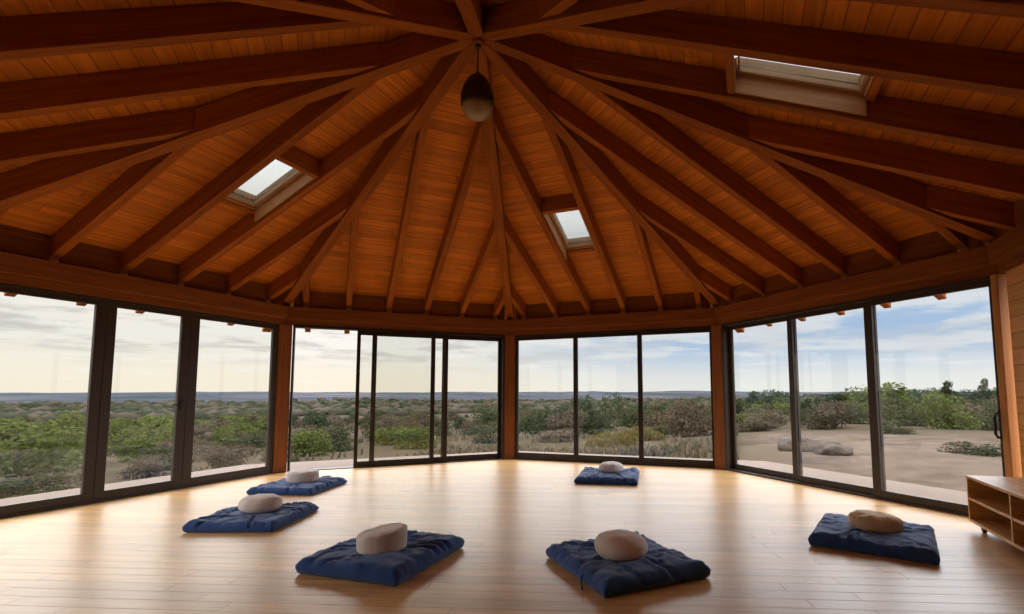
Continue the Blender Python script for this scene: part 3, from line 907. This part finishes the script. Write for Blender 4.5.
def lobes(seed, n, spread, flat=0.8):
    rnd = random.Random(seed); out = [(0, 0, 0.42, 0.42, flat), (0.1, -0.1, 0.16, 0.5, 0.4)]
    for i in range(n):
        a = rnd.uniform(0, 6.28); q = rnd.uniform(0.2, spread)
        r = rnd.uniform(0.2, 0.34)
        out.append((q * math.cos(a), q * math.sin(a), rnd.uniform(0.12, 0.72), r, flat))
    return out
def stem_mesh(h, r):
    mb = MB(); mb.tube([(0, 0, -0.25), (0.02, 0.01, h * 0.5), (0, 0.02, h)], [r, r * 0.8, r * 0.5], 6)
    for a in (0.4, 2.5, 4.6):
        mb.tube([(0, 0, h * 0.45), (math.cos(a) * 0.2, math.sin(a) * 0.2, h * 0.95)], [r * 0.5, r * 0.25], 5)
    return mb.mesh('stem', M['bark'])
STEM, TRUNK = stem_mesh(0.45, 0.035), stem_mesh(0.8, 0.035)
SH = {}
for kind, mat in (('green', 'leaf_green'), ('olive', 'leaf_olive'), ('dry', 'leaf_dry'), ('dark', 'leaf_dark')):
    for v in range(3):
        SH[kind, v] = foliage_mesh('foliage', M[mat], lobes(v * 7 + len(kind), 7, 0.5), 1500, 0.045, v + 5)
for v in range(2):
    SH['pine', v] = foliage_mesh('crown', M['leaf_dark'], [(0, 0, 0.80, 0.20, 0.6), (0.12, 0.05, 0.62, 0.24, 0.55), (-0.14, -0.04, 0.5, 0.22, 0.55), (0.03, -0.1, 0.36, 0.20, 0.5)], 700, 0.045, v + 60)
SH['gold', 0] = foliage_mesh('blades', M['leaf_gold'], [(0, 0, 0.25, 0.5, 0.7), (0.35, 0.1, 0.15, 0.4, 0.7), (-0.35, -0.1, 0.15, 0.4, 0.7)], 1100, 0.06, 77, 0.7)
def plant(name, kind, v, x, y, h, wd, rz, label, cat, group=None):
    r = bpy.data.objects.new(name, None); COL.objects.link(r)
    r.location = (x, y, ground_z(x, y) - 0.04 * h); r.rotation_euler = (0, 0, rz); r.scale = (wd, wd, h); r.empty_display_size = 0.3
    f = bpy.data.objects.new('crown' if kind == 'pine' else 'blades' if kind == 'gold' else 'foliage', SH[kind, v]); COL.objects.link(f); f.parent = r
    if kind != 'gold':
        s = bpy.data.objects.new('trunk' if kind == 'pine' else 'stem', TRUNK if kind == 'pine' else STEM); COL.objects.link(s); s.parent = r
    tag(r, label, cat, group)
    return r
def spot(px, dist):
    """a bearing across the view (in thousandths of the view width from its left) and a distance, as a ground point"""
    a = math.atan((px - 557.2) / 498.0)
    return dist * math.sin(a), dist * math.cos(a)
SINGLE = [
    # bearing, distance, kind, height, width, label
    (312, 14.0, 'green', 1.05, 1.0, 'pale green feathery shrub at the left of the open doorway, beyond the terrace'),
    (338, 14.5, 'olive', 1.0, 1.1, 'rounded olive shrub in the right half of the open doorway'),
    (316, 34.0, 'dark', 2.0, 2.2, 'dark round tree standing above the pale shrub in the open doorway'),
    (398, 15.0, 'green', 0.95, 1.7, 'wide bright green bush behind the left glass leaf of the sliding door'),
    (418, 15.5, 'green', 0.85, 1.2, 'smaller green bush at the left edge of the middle door stile'),
    (492, 17.0, 'olive', 0.8, 1.0, 'low grey-green shrub just left of the middle post'),
    (612, 15.5, 'gold', 0.75, 1.6, 'mound of golden dry grass outside the middle light of the far right window'),
    (640, 16.0, 'gold', 0.9, 1.2, 'yellow grass clump behind the right mullion of the far right window'),
    (560, 16.5, 'dry', 0.6, 1.4, 'low tawny scrub mound in the left light of the far right window'),
    (596, 30.0, 'dark', 3.0, 2.4, 'tall dark tree in the middle light of the far right window'),
    (556, 26.0, 'dark', 1.9, 2.4, 'dark green bush in the left light of the far right window'),
    (684, 21.0, 'dry', 2.0, 2.0, 'round bare-twigged pale bush in the right light of the far right window'),
    (692, 62.0, 'pine', 3.2, 1.8, 'lone pine poking above the horizon left of the right corner post'),
    (660, 75.0, 'dark', 2.6, 2.6, 'small dark tree on the horizon in the right light of the far right window'),
    (664, 18.0, 'olive', 0.9, 1.2, 'low olive bush below the bare-twigged bush in the far right window'),
    (938, 23.5, 'green', 1.6, 1.8, 'yellow-green bush in the middle of the rightmost pane'),
    (905, 23.0, 'olive', 1.15, 1.8, 'dark olive bush at the left edge of the rightmost pane by the clearing'),
    (968, 25.0, 'dry', 1.5, 2.2, 'pale dry bush left of the pull handle in the rightmost pane'),
    (890, 20.5, 'olive', 0.6, 1.1, 'low ragged bush on the sand right of the second right mullion'),
    (975, 15.0, 'olive', 0.35, 1.1, 'flat scrubby tuft on the sand in the rightmost pane'),
    (752, 22.0, 'dry', 0.7, 1.9, 'low dry brush at the clearing edge in the first right pane'),
    (838, 34.0, 'pine', 1.8, 1.3, 'dark upright pine in the middle of the second right pane'),
    (858, 26.0, 'olive', 1.9, 2.4, 'big rounded olive bush right in the second right pane'),
    (808, 42.0, 'pine', 2.0, 1.6, 'dark pine at the left of the second right pane'),
    (948, 62.0, 'pine', 3.2, 2.0, 'taller pine on the skyline of the rightmost pane'),
    (985, 60.0, 'pine', 3.3, 1.6, 'spindly pine on the skyline beside the right end frame'),
    (20, 15.0, 'green', 1.5, 2.0, 'bright green bush at the far left edge of the leftmost pane'),
    (52, 16.5, 'green', 1.45, 1.9, 'bright green bush in the middle of the leftmost pane'),
    (78, 20.0, 'green', 1.4, 1.7, 'yellowish green bush beside the first thick stile of the left wall'),
    (30, 10.5, 'olive', 0.35, 0.9, 'low grey-green tuft near the terrace in the leftmost pane'),
    (150, 14.0, 'green', 0.8, 0.9, 'small yellow-green bush in the middle left pane near the second stile'),
    (165, 13.0, 'olive', 0.65, 0.9, 'pale olive shrub low beside the second stile of the left wall'),
    (252, 24.0, 'green', 1.7, 2.0, 'rounded green bush at the right of the third left pane'),
]
rnd = random.Random(5)
TAKEN = []
def room(x, y, q):
    return all((x - a) ** 2 + (y - b) ** 2 > (q + c) ** 2 for a, b, c in TAKEN)
for px, ds, kind, h, wd, lab in SINGLE:
    x, y = spot(px, ds)
    while not room(x, y, 0.85 * wd):
        ds *= 1.03; x, y = spot(px, ds)
    TAKEN.append((x, y, 0.85 * wd))
    nv = 2 if kind == 'pine' else 1 if kind == 'gold' else 3
    nm = {'pine': 'pine_tree', 'gold': 'grass_clump'}.get(kind, 'tree' if 'tree' in lab else 'shrub')
    plant(nm, kind, rnd.randrange(nv), x, y, h, wd, rnd.uniform(0, 6.28), lab, {'pine_tree': 'tree', 'grass_clump': 'grass clump', 'tree': 'tree', 'shrub': 'bush'}[nm])
ZONES = [
    # bearing range, distance range, count, kinds, height, label, group
    ((-60, 275), (22, 95), 75, ('green', 'olive', 'green', 'dry'), (1.2, 2.3), 'scrub bush on the green slope beyond the left window wall', 'bushes beyond the left windows'),
    ((90, 275), (11, 40), 40, ('dry', 'olive', 'dry'), (0.35, 0.8), 'low dry scrub on the brown bank beyond the left window wall', 'low scrub beyond the left windows'),
    ((285, 505), (18, 110), 65, ('dry', 'olive', 'dry', 'dark'), (0.8, 1.9), 'dusty brown scrub bush in the valley beyond the sliding door', 'bushes beyond the sliding door'),
    ((515, 715), (18, 100), 70, ('dark', 'olive', 'dry', 'olive'), (1.2, 3.0), 'mixed bush in the thicket beyond the far right window', 'bushes beyond the far right window'),
    ((728, 1010), (25, 55), 50, ('olive', 'dry', 'olive', 'green'), (1.0, 2.0), 'bush at the edge of the sandy clearing beyond the right windows', 'bushes beyond the right windows'),
    ((728, 1020), (52, 120), 110, ('dark', 'pine', 'dark', 'green'), (2.8, 4.5), 'distant tree on the skyline beyond the right windows', 'skyline trees beyond the right windows'),
]
for (b0, b1), (d0, d1), cnt, kinds, (h0, h1), lab, grp in ZONES:
    for i in range(cnt):
        kind = rnd.choice(kinds); h = rnd.uniform(h0, h1); wd = h * rnd.uniform(0.9, 1.5)
        for attempt in range(60):
            ds = d0 * (d1 / d0) ** rnd.random()
            x, y = spot(rnd.uniform(b0, b1), ds)
            if room(x, y, 0.85 * wd):
                break
        else:
            continue
        TAKEN.append((x, y, 0.85 * wd))
        pine = kind == 'pine' or 'tree' in lab
        plant('skyline_tree' if pine else 'scrub_bush', kind, rnd.randrange(2 if kind == 'pine' else 3), x, y, h, wd, rnd.uniform(0, 6.28), lab, 'tree' if pine else 'bush', grp)
# uncountable scrub far out on the plain: one object
bm = bmesh.new()
for i in range(4200):
    ds = 128 * (640 / 128) ** rnd.random()
    x, y = spot(rnd.uniform(-80, 1100), ds)
    s = rnd.uniform(0.6, 1.7) * (1 + ds / 420)
    if x > 0.25 * y: s *= 1.2
    mat_ = Matrix.Translation((x, y, ground_z(x, y) + 0.2 * s)) @ Matrix.Rotation(rnd.uniform(0, 6.28), 4, 'Z') @ Matrix.Diagonal((s * rnd.uniform(.9, 1.6), s, s * rnd.uniform(.5, .8), 1))
    q = bmesh.ops.create_icosphere(bm, subdivisions=1, radius=1, matrix=mat_)
    for vv in q['verts']:
        vv.co += noise.noise_vector(vv.co * (1.3 / s)) * 0.38 * s
me = bpy.data.meshes.new('scrub_vegetation'); bm.to_mesh(me); bm.free(); me.polygons.foreach_set('use_smooth', [True] * len(me.polygons))
M['far_scrub'] = leaf('far scrub', (0.024, 0.028, 0.016), (0.036, 0.037, 0.024), (0.064, 0.052, 0.040), 0.0); me.materials.append(M['far_scrub'])
o = bpy.data.objects.new('scrub_vegetation', me); COL.objects.link(o)
tag(o, 'belt of dark scrub far out on the plain below the hills', 'vegetation', kind='stuff')
# dry grass and low weeds that cover the bank between the bushes: one object
mb = MB()
for i in range(42000):
    ds = 10.6 * (75 / 10.6) ** (rnd.random() ** 1.2)
    px = rnd.uniform(-70, 735)
    if px > 700 and rnd.random() < 0.6: continue
    x, y = spot(px, ds)
    if (V3((x, y, 0)) - HUB).length < 6.9: continue
    if noise.noise(V3((x * 0.35, y * 0.35, 1.7))) < -0.22: continue
    if any((x - a) ** 2 + (y - b) ** 2 < (c * 1.22 + 0.25) ** 2 for a, b, c in TAKEN): continue
    h = rnd.uniform(0.05, 0.13) * (1 + ds / 22); wd = h * rnd.uniform(0.12, 0.35); a_ = rnd.uniform(0, 6.28)
    z = ground_z(x, y) - 0.02; c, q = math.cos(a_) * wd, math.sin(a_) * wd
    lx_, ly_ = rnd.uniform(-.3, .3) * h, rnd.uniform(-.3, .3) * h
    mb.poly([(x - c, y - q, z), (x + c, y + q, z), (x + c * 0.6 + lx_, y + q * 0.6 + ly_, z + h * 0.8), (x + lx_, y + ly_, z + h), (x - c * 0.7 + lx_, y - q * 0.7 + ly_, z + h * 0.7)])
M['weeds'] = leaf('dry weeds', (0.046, 0.046, 0.024), (0.092, 0.070, 0.050), (0.128, 0.098, 0.072), 0.0)
o = mb.build('dry_grass', M['weeds'])
tag(o, 'dry brown grass and weeds covering the bank between the bushes', 'grass', kind='stuff')
# boulders on the sand outside the second right pane
M['rock'] = plain('grey weathered rock', (0.042, 0.031, 0.024), 0.9, 0.2, 0, 0.25, 3.0, 0.4)
for px, ds, s, lab in ((796, 13.6, 0.37, 'larger grey boulder on the sand beyond the second right pane'), (832, 13.0, 0.30, 'lower grey boulder lying right of the larger boulder on the sand')):
    x, y = spot(px, ds)
    bm = bmesh.new(); bmesh.ops.create_icosphere(bm, subdivisions=4, radius=1)
    for vv in bm.verts:
        d = vv.co.normalized()
        vv.co = d * (1 + 0.35 * noise.noise(d * 1.3 + V3((px, 0, 0))) + 0.12 * noise.noise(d * 4 + V3((0, px, 0))))
        vv.co = V3((vv.co.x * s * 1.3, vv.co.y * s, max(-0.3, vv.co.z) * s * 0.75))
    me = bpy.data.meshes.new('boulder'); bm.to_mesh(me); bm.free(); me.materials.append(M['rock'])
    me.polygons.foreach_set('use_smooth', [True] * len(me.polygons))
    o = bpy.data.objects.new('boulder', me); COL.objects.link(o); o.location = (x, y, ground_z(x, y) + 0.05)
    tag(o, lab, 'rock')

for o in bpy.data.objects:
    if '_off' in o:
        del o['_off']
